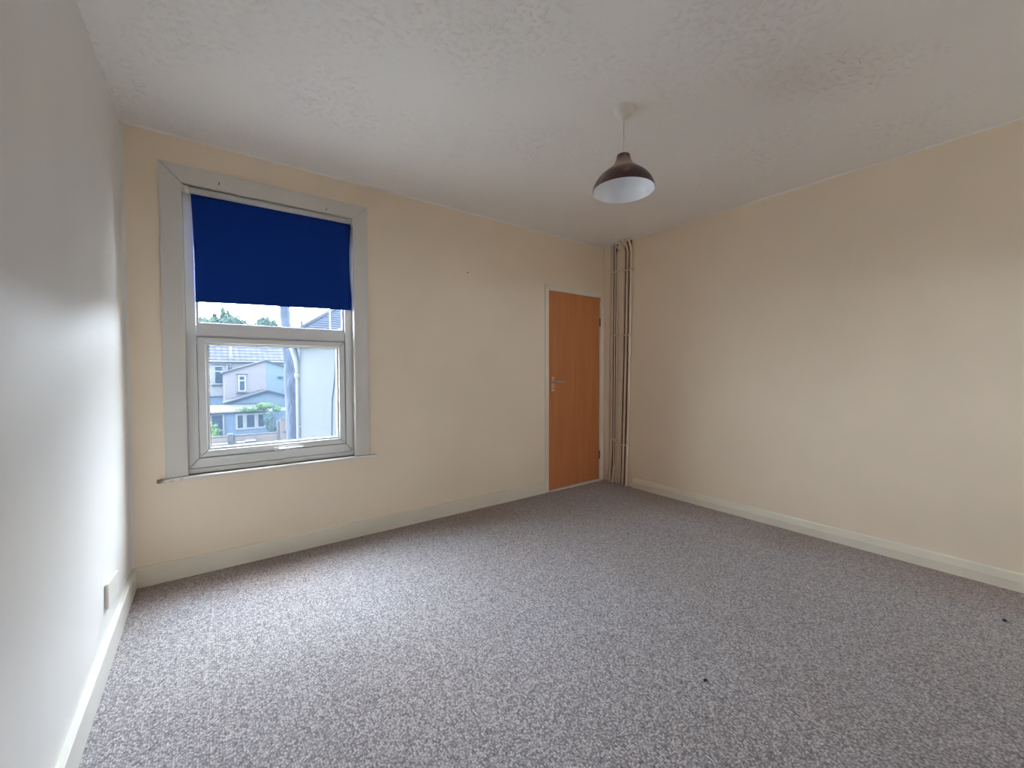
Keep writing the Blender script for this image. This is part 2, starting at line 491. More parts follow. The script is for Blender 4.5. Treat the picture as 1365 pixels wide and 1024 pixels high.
def wall_boxes(mb, x0, x1, z0, z1, y0, y1, holes):
    """Wall slab between y0 and y1 with rectangular holes (x0, x1, z0, z1)."""
    xs = sorted({x0, x1, *[h[0] for h in holes], *[h[1] for h in holes]})
    zs = sorted({z0, z1, *[h[2] for h in holes], *[h[3] for h in holes]})
    for a, b in zip(xs, xs[1:]):
        for c, d in zip(zs, zs[1:]):
            cx, cz = (a + b) / 2, (c + d) / 2
            if any(h[0] < cx < h[1] and h[2] < cz < h[3] for h in holes): continue
            mb.box((a, y0, c), (b, y1, d))
    bmesh.ops.remove_doubles(mb.bm, verts=mb.bm.verts[:], dist=1e-5)


# ------------------------------------------------------------------ room shell
WX0, WX1, WZ0, WZ1 = 0.256, 1.208, 0.592, 2.284        # window opening
DX0, DX1, DZ1 = 3.045, 3.835, 2.015                    # door opening
VX0, VX1, VZ0, VZ1 = 3.14, 3.74, 1.37, 1.85                # opening of the added fill window

struct('floor', MB().box((-0.12, REAR - 0.12, -0.12), (RW + 0.12, D + 0.3, 0.0)), M['carpet'])

mb = MB(); wall_boxes(mb, 0.0, RW, -0.05, H + 0.05, D, D + 0.26, [(WX0, WX1, WZ0, WZ1), (DX0, DX1, -0.05, DZ1)])
struct('wall_back', mb, M['cream'])
mb = MB(); wall_boxes(mb, 0.0, RW, -0.05, H + 0.05, REAR - 0.26, REAR, [(VX0, VX1, VZ0, VZ1)])
struct('wall_rear', mb, M['cream'])

# left wall with its softly rounded inner corner against the window wall
R = 0.016
prof = [(-0.12, REAR - 0.26), (0, REAR - 0.26)]
for k in range(9):
    a = math.pi / 2 * k / 8
    prof.append((R - R * math.cos(a), D - R + R * math.sin(a)))
prof += [(R, D + 0.02), (-0.12, D + 0.26)]
struct('wall_left', MB().prism(prof, 'z', -0.05, H + 0.05), M['left'], smooth=False)
struct('wall_right', MB().box((RW, REAR - 0.26, -0.05), (RW + 0.12, D + 0.26, H + 0.05)), M['cream'])

mb = MB().box((-0.12, REAR - 0.26, H), (RW + 0.12, D + 0.26, H + 0.12))
Rc = 0.010                                              # soft plaster turn into the walls
def cove(axis, a, b, sgn, at):
    p = [(at + sgn * 0.001, H + 0.002), (at - sgn * Rc, H + 0.002)]
    for k in range(7):
        t = math.pi / 2 * k / 6
        p.append((at - sgn * Rc + sgn * Rc * math.sin(t), H - Rc + Rc * math.cos(t) if False else H - (Rc - Rc * math.cos(t))))
    mb.prism(p, axis, a, b)
cove('x', 0, RW, 1, D); cove('y', REAR, D, 1, RW)
struct('ceiling', mb, M['ceiling'])


def skirting(name, axis, a, b, face, sgn, h, m):
    """face = wall face coordinate; sgn points into the room."""
    t = 0.018
    pr = [(face, 0), (face + sgn * t, 0), (face + sgn * t, h * 0.55), (face + sgn * t * 0.92, h * 0.60), (face + sgn * t * 0.55, h * 0.93), (face + sgn * t * 0.3, h), (face, h)]
    if axis == 'x': return struct(name, MB().prism(pr, 'x', a, b), m)
    return struct(name, MB().prism(pr, 'y', a, b), m)


def skirting_square(name, axis, a, b, face, sgn, h, m, t=0.018):
    pr = [(face, 0), (face + sgn * t, 0), (face + sgn * t, h - 0.004), (face + sgn * (t - 0.004), h), (face, h)]
    return struct(name, MB().prism(pr, axis, a, b), m)


skirting_square('baseboard_back', 'x', 0.018, 3.017, D, -1, 0.109, M['skirt'])
skirting_square('baseboard_left', 'y', REAR, D, 0.0, 1, 0.112, M['skirtleft'], 0.02)
skirting('baseboard_right', 'y', REAR, 2.655, RW, -1, 0.100, M['skirt'])
skirting_square('baseboard_rear', 'x', 0.02, RW - 0.02, REAR, 1, 0.109, M['skirt'])

# ------------------------------------------------------------------ window with surround
trim1 = empty_struct('trim_1', (0.73, D, WZ0), 'grey-white mitred timber surround of the window')
AX0, AX1, AZ0, AZ1 = 0.158, 1.308, 0.593, 2.386
ix0, ix1, iz1 = 0.258, 1.207, 2.283
g = 0.0008
def arch(pts):
    mb = MB().prism(pts, 'y', D - 0.020, D)
    bmesh.ops.bevel(mb.bm, geom=[e for e in mb.bm.edges if all(abs(v.co.y - (D - 0.020)) < 1e-5 for v in e.verts)], offset=0.004, segments=2, affect='EDGES')
    return mb
obj('architrave_board', arch([(AX0, AZ0), (ix0, AZ0), (ix0, iz1 - g), (AX0, AZ1 - g)]), M['architrave'], trim1)
obj('architrave_board', arch([(AX1, AZ0), (ix1, AZ0), (ix1, iz1 - g), (AX1, AZ1 - g)]), M['architrave'], trim1)
obj('architrave_board', arch([(AX0 + g, AZ1), (AX1 - g, AZ1), (ix1 - g, iz1), (ix0 + g, iz1)]), M['architrave'], trim1)
mb = MB()
for hx, hz in ((0.435, 2.315), (1.03, 2.303)):
    mb.tube([(hx, D - 0.019, hz), (hx, D - 0.032, hz), (hx + 0.002, D - 0.036, hz + 0.012)], 0.0022, 6)
obj('old_hook', mb, M['hinge'], trim1)

sill = MB().box((0.118, D - 0.042, 0.574), (1.356, D + 0.05, 0.592), 0.004, 2)
struct('trim_2', sill, M['sill'])

FY = D + 0.032                                           # front of the plastic frame
win = empty_struct('window_1', (0.73, FY, WZ0), 'white plastic window, fixed light above, top-hung opening sash below')


def mitred(x0, x1, z0, z1, a, b, c, d, yf, yb, name, m, parent, lip=0.006, gap=0.0006):
    """Four mitred bars round an opening: widths left a, right b, bottom c, top d."""
    X0, X1, Z0, Z1 = x0 + a, x1 - b, z0 + c, z1 - d
    bars = [[(x0, z0), (X0, Z0), (X0, Z1), (x0, z1)], [(x1, z0), (X1, Z0), (X1, Z1), (x1, z1)],
            [(x0, z0), (x1, z0), (X1, Z0), (X0, Z0)], [(x0, z1), (x1, z1), (X1, Z1), (X0, Z1)]]
    for q in bars:
        cx = sum(p[0] for p in q) / 4; cz = sum(p[1] for p in q) / 4
        q2 = []
        for px, pz in q:                                  # open the mitre by a hair
            dx, dz = cx - px, cz - pz; L = math.hypot(dx, dz)
            q2.append((px + dx / L * gap, pz + dz / L * gap))
        mb = MB().prism(q2, 'y', yf, yb)
        fe = [e for e in mb.bm.edges if all(abs(v.co.y - yf) < 1e-5 for v in e.verts)]
        bmesh.ops.bevel(mb.bm, geom=fe, offset=lip, segments=2, profile=0.5, affect='EDGES')
        obj(name, mb, m, parent)


def ring(name, x0, x1, z0, z1, t, yf, yb, m, parent):
    mb = MB()
    mb.box((x0, yf, z0), (x0 + t, yb, z1)); mb.box((x1 - t, yf, z0), (x1, yb, z1))
    mb.box((x0 + t, yf, z0), (x1 - t, yb, z0 + t)); mb.box((x0 + t, yf, z1 - t), (x1 - t, yb, z1))
    return obj(name, mb, m, parent)


# frame, transom, top light
mitred(0.257, 1.207, 0.622, 2.284, 0.052, 0.052, 0.060, 0.055, FY, FY + 0.06, 'frame_bar', M['upvc'], win)
obj('sub_sill', MB().box((0.257, FY - 0.006, 0.592), (1.207, FY + 0.06, 0.6205), 0.002), M['upvc'], win)
tp = MB().prism([(0.311, 1.4125), (1.153, 1.4125), (1.153, 1.484), (0.311, 1.484)], 'y', FY, FY + 0.06)
bmesh.ops.bevel(tp.bm, geom=[e for e in tp.bm.edges if all(abs(v.co.y - FY) < 1e-5 for v in e.verts)], offset=0.008, segments=2, affect='EDGES')
obj('transom', tp, M['upvc'], win)
mitred(0.3095, 1.1545, 1.4845, 2.2285, 0.014, 0.014, 0.014, 0.014, FY + 0.012, FY + 0.03, 'glazing_bead', M['upvc'], win, 0.003)
ring('gasket', 0.3235, 1.1405, 1.4985, 2.2145, 0.003, FY + 0.022, FY + 0.034, M['gasket'], win)
obj('upper_pane', MB().box((0.318, FY + 0.034, 1.49), (1.147, FY + 0.038, 2.223)), M['glass'], win)
# opening sash
sash = bpy.data.objects.new('sash', None); COL.objects.link(sash); sash.parent = win
sash.location = Vector((0.73, FY, 0.684)) - wpos(win)
sash['label'] = 'top-hung opening sash'
SX0, SX1, SZ0, SZ1 = 0.3125, 1.1505, 0.6855, 1.4095
mitred(SX0, SX1, SZ0, SZ1, 0.040, 0.040, 0.040, 0.036, FY - 0.006, FY + 0.055, 'sash_bar', M['upvc'], sash)
ring('sash_gap', SX0 - 0.0025, SX1 + 0.0025, SZ0 - 0.0025, SZ1 + 0.0025, 0.004, FY + 0.002, FY + 0.05, M['gasket'], sash)
mitred(SX0 + 0.0405, SX1 - 0.0405, SZ0 + 0.0405, SZ1 - 0.0365, 0.013, 0.013, 0.013, 0.011, FY + 0.006, FY + 0.03, 'sash_bead', M['upvc'], sash, 0.003)
ring('sash_gasket', SX0 + 0.0535, SX1 - 0.0535, SZ0 + 0.0535, SZ1 - 0.0475, 0.0025, FY + 0.018, FY + 0.034, M['gasket'], sash)
obj('lower_pane', MB().box((SX0 + 0.046, FY + 0.034, SZ0 + 0.046), (SX1 - 0.046, FY + 0.038, SZ1 - 0.042)), M['glass'], sash)
hd = MB().box((0.700, FY - 0.017, 0.683), (0.765, FY - 0.0055, 0.705), 0.003, 2)
hd.tube([(0.735, FY - 0.012, 0.694), (0.735, FY - 0.036, 0.694)], 0.008, 10)
hd.tube([(0.728, FY - 0.036, 0.693), (0.76, FY - 0.040, 0.694), (0.82, FY - 0.040, 0.697), (0.868, FY - 0.038, 0.697)], [0.008, 0.0075, 0.0065, 0.0055], 10)
obj('sash_handle', hd, M['upvc'], sash)
obj('handle_button', MB().tube([(0.745, FY - 0.044, 0.694), (0.745, FY - 0.050, 0.694)], 0.004, 10), M['black'], sash)
# reveal lining boards
mb = MB()
mb.box((WX0 - 0.001, D, WZ0), (WX0 + 0.001, FY, WZ1)); mb.box((WX1 - 0.001, D, WZ0), (WX1 + 0.001, FY, WZ1)); mb.box((WX0, D, WZ1 - 0.001), (WX1, FY, WZ1 + 0.001))
struct('trim_3', mb, M['architrave'])

# window added for fill light, unseen behind the photographer
rw = empty_struct('fill_window', (3.4, REAR, VZ0), 'added fill-light window behind the camera')
mitred(VX0, VX1, VZ0, VZ1, 0.055, 0.055, 0.06, 0.055, REAR - 0.09, REAR - 0.03, 'frame_bar', M['upvc'], rw)
for a, b in ((VX0 + 0.055, VX1 - 0.055),):
    obj('pane', MB().box((a - 0.004, REAR - 0.064, VZ0 + 0.056), (b + 0.004, REAR - 0.060, VZ1 - 0.051)), M['glass'], rw)

# ------------------------------------------------------------------ roller blind
bl = thing('roller_blind', 'dark navy roller blind covering the upper half of the window', 'blind', (0.75, D + 0.012, 2.262))
obj('roller_tube', MB().tube([(0.292, D + 0.004, 2.258), (1.200, D + 0.004, 2.266)], 0.0185, 24), M['blindwhite'], bl)
mb = MB()
nx, nz_ = 18, 26
grid = []
for j in range(nz_ + 1):
    t = j / nz_
    xl = 0.299 + 0.010 * t + 0.004 * math.sin(t * 3.1)
    xr = 1.2035 - 0.013 * math.sin(min(1, t * 1.15) * math.pi) ** 1 - 0.004 * t
    zl, zr = 2.250 + (1.614 - 2.250) * t, 2.262 + (1.642 - 2.262) * t
    row = []
    for i in range(nx + 1):
        s = i / nx
        yy = D + 0.0215 + 0.0022 * math.sin(s * 9 + t * 2) * t - 0.006 * (abs(s - 0.5) * 2) ** 6 * math.sin(t * math.pi)
        row.append(mb.bm.verts.new((xl + (xr - xl) * s, yy, zl + (zr - zl) * s)))
    grid.append(row)
for j in range(nz_):
    for i in range(nx):
        f = mb.bm.faces.new((grid[j][i], grid[j][i + 1], grid[j + 1][i + 1], grid[j + 1][i])); f.smooth = True
fab = obj('fabric', mb, M['blind'], bl)
md = fab.modifiers.new('thickness', 'SOLIDIFY'); md.thickness = 0.0012
hem = obj('hem_bar', MB().box((0.313, D + 0.0185, 1.6165), (1.198, D + 0.0225, 1.632), 0.001), M['blind'], bl)
for v in hem.data.vertices: v.co.z += (v.co.x + 0.75 - 0.313) / 0.885 * 0.027 - 0.0
for nm, x in (('bracket', 0.2595), ('bracket', 1.2015)):
    obj(nm, MB().box((x, D - 0.016, 2.238), (x + 0.004, D + 0.024, 2.282), 0.001), M['whiteplastic'], bl)
mb = MB()
mb.tube([(0.264, D + 0.004, 2.258), (0.290, D + 0.004, 2.258)], 0.0215, 24)
obj('chain_wheel', mb, M['whiteplastic'], bl)
mb = MB()
mb.tube([(0.2632, D - 0.0005, 2.258), (0.2628, D - 0.02, 2.258)], 0.007, 14)
obj('end_ring', mb, M['brass'], bl)

# ------------------------------------------------------------------ door
dr = empty_struct('door_1', (3.44, D, 0), 'flush orange-brown veneered door in the corner')
leaf = obj('leaf', MB().box((3.070, D - 0.004, 0.024), (3.808, D + 0.036, 1.996), 0.0015), M['door'], dr)
pl = MB()
pts = []
for k in range(24):
    a = 2 * math.pi * k / 24
    cx, cz = math.cos(a), math.sin(a)
    pts.append((3.121 + 0.019 * cx, 1.0755 + (0.0565 if cz >= 0 else -0.0565) + 0.019 * cz))
pl.prism(pts, 'y', D - 0.009, D - 0.004)
hp = obj('handle_plate', pl, M['brass'], dr)
lv = MB().tube([(3.121, D - 0.006, 1.094), (3.121, D - 0.048, 1.094)], 0.0095, 14)
lv.tube([(3.112, D - 0.050, 1.094), (3.14, D - 0.056, 1.096), (3.19, D - 0.056, 1.100), (3.236, D - 0.050, 1.101)], [0.010, 0.0095, 0.008, 0.0075], 12)
obj('lever_handle', lv, M['brass'], hp)
obj('keyhole', MB().box((3.1185, D - 0.0096, 1.022), (3.1235, D - 0.0085, 1.040)), M['black'], hp)
for z in (1.735, 0.286):
    obj('hinge', MB().tube([(3.8105, D - 0.008, z - 0.045), (3.8105, D - 0.008, z + 0.045)], 0.0065, 10), M['hinge'], dr)
ln = MB()
ln.box((3.045, D, 0), (3.067, D + 0.26, 2.0)); ln.box((3.811, D, 0), (3.835, D + 0.26, 2.0)); ln.box((3.045, D, 1.999), (3.835, D + 0.26, 2.015))
ln.box((3.067, D + 0.038, 0.0), (3.811, D + 0.06, 1.999))
obj('lining', ln, M['woodwhite'], dr)
trim4 = empty_struct('trim_4', (3.44, D, 0), 'cream painted architrave round the door')


def door_arch(pts):
    mb = MB().prism(pts, 'y', D - 0.016, D)
    bmesh.ops.bevel(mb.bm, geom=[e for e in mb.bm.edges if all(abs(v.co.y - (D - 0.016)) < 1e-5 for v in e.verts)], offset=0.005, segments=2, affect='EDGES')
    return mb


obj('architrave_board', door_arch([(3.018, 0), (3.066, 0), (3.066, 2.002), (3.018, 2.062)]), M['woodwhite'], trim4)
obj('architrave_board', door_arch([(3.0185, 2.0635), (3.879, 2.0575), (3.812, 2.0025), (3.0665, 2.003)]), M['woodwhite'], trim4)
obj('architrave_board', door_arch([(3.812, 0), (3.8795, 0), (3.8795, 2.057), (3.812, 2.002)]), M['woodwhite'], trim4)
struct('trim_5', MB().box((3.066, D - 0.03, 0.0), (3.812, D + 0.02, 0.019), 0.004, 2), M['threshold'])

# ------------------------------------------------------------------ pipes in the corner
def pipe(label, r, pts, clips, m=M['pipe']):
    base = pts[-1]
    t = thing('heating_pipe', label, 'pipe', (base[0], base[1], 0), 'painted pipes in the corner by the door')
    # smooth polyline
    P = [Vector(p) for p in pts]
    out = []
    for i in range(len(P) - 1):
        p0, p1, p2, p3 = P[max(i - 1, 0)], P[i], P[i + 1], P[min(i + 2, len(P) - 1)]
        for k in range(8):
            u = k / 8
            out.append(0.5 * ((2 * p1) + (p2 - p0) * u + (2 * p0 - 5 * p1 + 4 * p2 - p3) * u * u + (3 * p1 - p0 - 3 * p2 + p3) * u ** 3))
    out.append(P[-1])
    obj('tube', MB().tube(out, r, 14), m, t)
    for z, wd in clips:
        # interpolate the pipe's place at this height
        y = x = None
        for a, b in zip(out, out[1:]):
            if (a.z - z) * (b.z - z) <= 0 and abs(a.z - b.z) > 1e-6:
                u = (z - a.z) / (b.z - a.z); y = a.y + (b.y - a.y) * u; x = a.x + (b.x - a.x) * u
        if y is None: continue
        obj('pipe_clip', MB().box((x - r - 0.003, y - wd, z - 0.005), (RW, y + wd, z + 0.005), 0.0015), m, t)


PX = RW - 0.020
M['gapshade'] = mat('painted_gap_shade', (0.20, 0.135, 0.085), 0.9, 0.1, 0.25, 12)  # brown strips paint the shade in the gaps between the pipes
struct('gap_shade_left', MB().prism([(2.950, 0.0), (2.948, 2.549), (2.868, 2.549), (2.872, 0.50), (2.905, 0.0)], 'x', RW - 0.002, RW + 0.002), M['gapshade'])
struct('gap_shade_right', MB().prism([(2.822, 0.0), (2.803, 0.60), (2.776, 2.549), (2.692, 2.549), (2.724, 0.50), (2.742, 0.0)], 'x', RW - 0.002, RW + 0.002), M['gapshade'])
pipe('thin cream conduit nearest the door, flat against the wall, left end of the pipe row', 0.006,
     [(RW - 0.008, 2.958, 2.549), (RW - 0.008, 2.958, 2.40), (RW - 0.008, 2.966, 1.566), (RW - 0.008, 2.968, 0.343), (RW - 0.012, 2.982, 0.12), (RW - 0.030, 2.985, 0.0)], [])
pipe('straight cream pipe second from the door, leftmost of the left trio of pipes', 0.0085,
     [(PX - 0.012, 2.918, 2.549), (PX, 2.920, 2.48), (PX, 2.924, 1.563), (PX, 2.927, 0.512), (PX - 0.003, 2.935, 0.2), (PX - 0.012, 2.950, 0.0)], [(2.258, 0.018), (1.586, 0.018), (0.468, 0.018)])
pipe('cream pipe in the middle of the left trio of pipes beside the door', 0.0075,
     [(PX - 0.02, 2.888, 2.549), (PX, 2.888, 2.472), (PX, 2.893, 1.561), (PX, 2.896, 0.516), (PX - 0.002, 2.897, 0.2), (PX - 0.012, 2.915, 0.0)], [(2.257, 0.014), (1.585, 0.014), (0.465, 0.014)])
pipe('cream pipe at the right of the left trio, kinked just under the ceiling', 0.0075,
     [(PX - 0.02, 2.882, 2.549), (PX - 0.012, 2.866, 2.52), (PX, 2.846, 2.475), (PX, 2.860, 2.43), (PX, 2.862, 2.30), (PX, 2.864, 1.559), (PX, 2.867, 0.519), (PX, 2.874, 0.22), (PX - 0.004, 2.884, 0.153), (PX - 0.008, 2.899, 0.0)], [(2.256, 0.018), (1.584, 0.018), (0.460, 0.018)])
pipe('short thin cream pipe rising from the floor between the two trios of pipes', 0.007,
     [(PX + 0.008, 2.833, 0.452), (PX + 0.008, 2.834, 0.36), (PX + 0.006, 2.836, 0.243), (PX + 0.002, 2.852, 0.14), (PX - 0.004, 2.866, 0.085), (PX - 0.006, 2.856, 0.03), (PX - 0.006, 2.850, 0.0)], [(0.43, 0.012)])
pipe('cream pipe at the left of the right trio, slanting away from its neighbours lower down', 0.0095,
     [(RW - 0.078, 2.782, 2.549), (RW - 0.050, 2.775, 2.505), (PX, 2.768, 2.445), (PX, 2.770, 2.35), (PX, 2.778, 1.654), (PX, 2.784, 1.50), (PX, 2.802, 0.527), (PX - 0.004, 2.811, 0.0)], [(2.247, 0.02), (1.580, 0.02), (0.420, 0.02)])
pipe('thick cream pipe in the middle of the right trio of pipes', 0.0115,
     [(RW - 0.080, 2.724, 2.549), (RW - 0.052, 2.726, 2.505), (PX, 2.727, 2.435), (PX, 2.729, 2.34), (PX, 2.742, 1.551), (PX, 2.763, 0.532), (PX - 0.006, 2.774, 0.0)], [(2.245, 0.02), (1.578, 0.02), (0.424, 0.02)])
pipe('thickest cream pipe at the far right of the pipe row, beside the bare wall', 0.0125,
     [(RW - 0.080, 2.680, 2.549), (RW - 0.052, 2.682, 2.505), (PX, 2.685, 2.425), (PX, 2.687, 2.33), (PX, 2.698, 1.548), (PX, 2.716, 0.538), (PX - 0.006, 2.730, 0.0)], [(2.242, 0.024), (1.577, 0.024), (0.428, 0.024)])

# ------------------------------------------------------------------ pendant light
LX, LY = 2.107, 1.394
pn = thing('pendant_light', 'pendant lamp with worn maroon bell shade hanging from the ceiling', 'lamp', (LX, LY, H))
c = (LX, LY, H)
obj('ceiling_rose', MB().lathe([(0, -0.047), (0.014, -0.047), (0.018, -0.043), (0.036, -0.039), (0.046, -0.028), (0.049, -0.010), (0.049, 0.0)], c, 40), M['whiteplastic'], pn)
obj('cord', MB().tube([(LX, LY, H - 0.045), (LX + 0.001, LY, H - 0.14), (LX, LY, H - 0.240)], 0.0032, 8), M['whiteplastic'], pn)
obj('cord_grip', MB().lathe([(0.004, -0.222), (0.008, -0.226), (0.012, -0.238), (0.012, -0.246), (0, -0.246)], c, 20), M['whiteplastic'], pn)
outer = [(0.010, -0.234), (0.028, -0.234), (0.0325, -0.2365), (0.034, -0.243), (0.0355, -0.254), (0.041, -0.270), (0.053, -0.289), (0.066, -0.301), (0.080, -0.312), (0.099, -0.327),
         (0.116, -0.341), (0.130, -0.356), (0.143, -0.375), (0.152, -0.395), (0.157, -0.4145), (0.158, -0.4165), (0.157, -0.4180)]
sh = obj('shade', MB().lathe(outer, c, 64), M['shade'], pn)
inner = [(0.1568, -0.4180), (0.1552, -0.4150), (0.150, -0.396), (0.141, -0.3765), (0.128, -0.3585), (0.114, -0.3435), (0.097, -0.3295), (0.078, -0.3145), (0.064, -0.3035), (0.051, -0.2915), (0.039, -0.272), (0.0335, -0.255), (0.032, -0.243), (0.010, -0.238)]
obj('shade_lining', MB().lathe(inner, c, 64), M['enamel'], sh)
obj('lampholder', MB().lathe([(0, -0.243), (0.018, -0.243), (0.018, -0.268), (0.0145, -0.270), (0.0145, -0.290), (0.012, -0.290), (0.012, -0.275), (0, -0.275)], c, 24), M['whiteplastic'], pn)

# ------------------------------------------------------------------ electrical plate (tilted slightly, on the left wall near the corner)
so = thing('wall_plate', 'off-white rectangular electrical plate low on the left wall near the corner', 'wall plate', (0.0, 2.452, 0.258))
SY, SZ, sw, shh = 2.452, 0.258, 0.118, 0.050
obj('back_box', MB().box((0.0, SY - sw + 0.004, SZ - shh + 0.004), (0.0045, SY + sw - 0.004, SZ + shh - 0.004), 0.001), M['whiteplastic'], so)
fp = obj('face_plate', MB().box((0.0045, SY - sw, SZ - shh), (0.0125, SY + sw, SZ + shh), 0.0025, 2), M['whiteplastic'], so)
for dy in (-0.060, 0.060):
    obj('screw', MB().tube([(0.0120, SY + dy, SZ), (0.0132, SY + dy, SZ)], 0.0032, 10), M['whiteplastic'], fp)
so.rotation_euler = (math.radians(-8), 0, 0)

# small nail left in the window wall, two scraps on the carpet
o = obj('wall_nail', MB().tube([(2.151, D + 0.004, 2.038), (2.151, D - 0.012, 2.040)], 0.0035, 8), M['hinge'], origin=(2.151, D, 2.038))
o['label'] = 'small dark nail in the cream wall between window and door'; o['category'] = 'nail'
for x, y, s, lab in ((3.402, 0.157, 0.017, 'dark scrap of fluff on carpet near the right wall'), (1.882, 0.81, 0.010, 'tiny dark crumb on the open carpet in mid floor')):
    mb = MB()
    mb.tube([(x - s, y - s * 0.4, 0.002), (x - s * 0.3, y + s * 0.2, 0.005), (x + s * 0.4, y - s * 0.1, 0.004), (x + s, y + s * 0.5, 0.002)], [0.001, 0.004, 0.0045, 0.001], 8)
    o = obj('fluff_scrap', mb, M['black'], origin=(x, y, 0)); o['label'] = lab; o['category'] = 'debris'

# ------------------------------------------------------------------ outside
CX, CZ = 0.357, 1.197
def at(X34, Z34, Y):
    """Scale a point measured on the far facade (distance 34 m) to its real distance Y."""
    k = Y / 34.0
    return CX + (X34 - CX) * k, CZ + (Z34 - CZ) * k


gr = MB().box((-60, D + 0.27, GZ - 0.2), (60, 90, GZ))
struct('ground', gr, M['ground'])
gr = MB().box((-60, -60, GZ - 0.2), (60, REAR - 0.3, GZ))
struct('ground_rear', gr, M['ground'])

# --- far terrace
th = thing('terraced_house', 'long terraced house at the back, pale walls under a grey tiled roof', 'house', (0.5, 34.0, GZ))
obj('wall', MB().box((-9, 34.0, GZ), (12, 41.0, 2.0)), M['render_pale'], th)
rf = MB().prism([(33.75, 1.93), (33.75, 2.03), (37.9, 4.85), (42.0, 2.03), (42.0, 1.93), (37.9, 4.72)], 'x', -9.2, 12.2)
roof = obj('roof', rf, M['tiles'], th)
mb = MB()
for k in range(13):                                      # tile courses stand proud of each other
    y0 = 33.75 + 4.15 * k / 13; z0 = 2.03 + 2.82 * k / 13
    mb.box((-9.2, y0, z0 - 0.02), (12.2, y0 + 0.05, z0 + 0.075))
tc_ = obj('tile_course', mb, M['tiles'], roof); tc_['kind'] = 'stuff'
obj('gutter', MB().tube([(-9.2, 33.70, 1.94), (12.2, 33.70, 1.94)], 0.055, 8), M['out_white'], th)


def house_window(parent, x0, x1, z0, z1, y, split=0.28):
    """White frame proud of the wall, dark panes, lintel and sill."""
    fr = MB(); t = 0.09
    fr.box((x0, y - 0.07, z0), (x0 + t, y, z1)); fr.box((x1 - t, y - 0.07, z0), (x1, y, z1))
    fr.box((x0 + t, y - 0.07, z0), (x1 - t, y, z0 + t)); fr.box((x0 + t, y - 0.07, z1 - t), (x1 - t, y, z1))
    zt = z1 - (z1 - z0) * split
    if split > 0: fr.box((x0 + t, y - 0.07, zt - t / 2), (x1 - t, y, zt + t / 2))
    f = obj('window', fr, M['out_white'], parent)
    if split > 0:
        obj('pane', MB().box((x0 + t, y - 0.03, zt + t / 2), (x1 - t, y - 0.005, z1 - t)), M['darkpane'], f)
        obj('pane', MB().box((x0 + t, y - 0.03, z0 + t), (x1 - t, y - 0.005, zt - t / 2)), M['darkpane'], f)
    else:
        obj('pane', MB().box((x0 + t, y - 0.03, z0 + t), (x1 - t, y - 0.005, z1 - t)), M['darkpane'], f)
    return f


house_window(th, 0.70, 1.27, 0.38, 1.66, 34.0, 0.30)
obj('window_ledge', MB().box((0.58, 33.86, 0.30), (1.36, 34.0, 0.36)), M['fascia'], th)
obj('window_lintel', MB().box((0.60, 33.90, 1.70), (1.38, 34.0, 1.74)), M['fascia'], th)
sp = MB().tube([(1.655, 33.85, 0.9), (1.655, 33.85, 1.9), (1.655, 33.6, 2.1), (1.665, 33.6, 3.05)], 0.05, 8)
obj('soil_pipe', sp, M['out_white'], th)
obj('hopper_head', MB().box((1.48, 33.74, 1.40), (1.66, 33.95, 1.54), 0.02), M['fascia'], th)
obj('downpipe', MB().tube([(1.455, 33.93, 1.92), (1.455, 33.93, GZ)], 0.05, 8), M['out_white'], th)
obj('lower_band', MB().box((-3.0, 33.9, -1.2), (1.30, 34.0, -0.43)), M['blue_board'], th)
obj('band_ledge', MB().box((-3.0, 33.85, -0.45), (1.31, 34.0, -0.40)), M['fascia'], th)

ch = obj('chimney_stack', MB().box((6.9, 37.4, 3.8), (8.3, 38.4, 5.05), 0.03), M['pot'], th)
for i, x in enumerate((7.15, 7.55, 7.95)):
    if i == 1: continue
    obj('chimney_pot', MB().lathe([(0, 0), (0.15, 0), (0.13, 0.12), (0.115, 0.30), (0.14, 0.33), (0.14, 0.37), (0.09, 0.37), (0.09, 0.1)], (x - 0.42, 37.9, 5.05), 14), M['pot'], ch)
ae = thing('tv_aerial', 'thin television aerial standing by the chimney pots', 'aerial', (7.25, 38.0, 5.05))
mb = MB().tube([(7.20, 38.0, 4.6), (7.20, 38.0, 5.72)], 0.018, 6)
obj('mast', mb, M['fascia'], ae)
mb = MB().tube([(6.75, 38.0, 5.66), (7.85, 38.0, 5.66)], 0.014, 6)
for k in range(6):
    x = 6.8 + k * 0.19
    mb.tube([(x, 37.75, 5.66), (x, 38.25, 5.66)], 0.010, 5)
obj('crossbar', mb, M['fascia'], ae)

# --- twin gabled rear wing (two owners, one ridge)
YW = 30.0
gl_, gp_, gr_ = at(1.293, 1.174, YW), at(3.701, 2.0, YW), at(6.1, 1.174, YW)
seam = at(3.74, 0, YW)[0]
zseam = gp_[1] - 0.012
wp = thing('rear_wing', 'pinkish gabled rear wing with one small window, left half of a pair', 'house', (gl_[0], YW, GZ))
obj('wall', MB().prism([(gl_[0], GZ), (seam, GZ), (seam, zseam), (gp_[0], gp_[1]), gl_], 'y', YW, 33.95), M['render_pink'], wp)
mb = MB().prism([(gl_[0] - 0.16, gl_[1] - 0.07), (gp_[0], gp_[1]), (gp_[0], gp_[1] + 0.07), (gl_[0] - 0.17, gl_[1] + 0.01)], 'y', YW - 0.12, 33.95)
obj('roof', mb, M['fascia'], wp)
a, b = at(2.05, 1.01, YW), at(2.52, -0.134, YW)
house_window(wp, a[0], b[0], b[1], a[1], YW, 0.33)
obj('window_ledge', MB().box((a[0] - 0.1, YW - 0.12, b[1] - 0.10), (b[0] + 0.1, YW, b[1] - 0.05)), M['fascia'], wp)
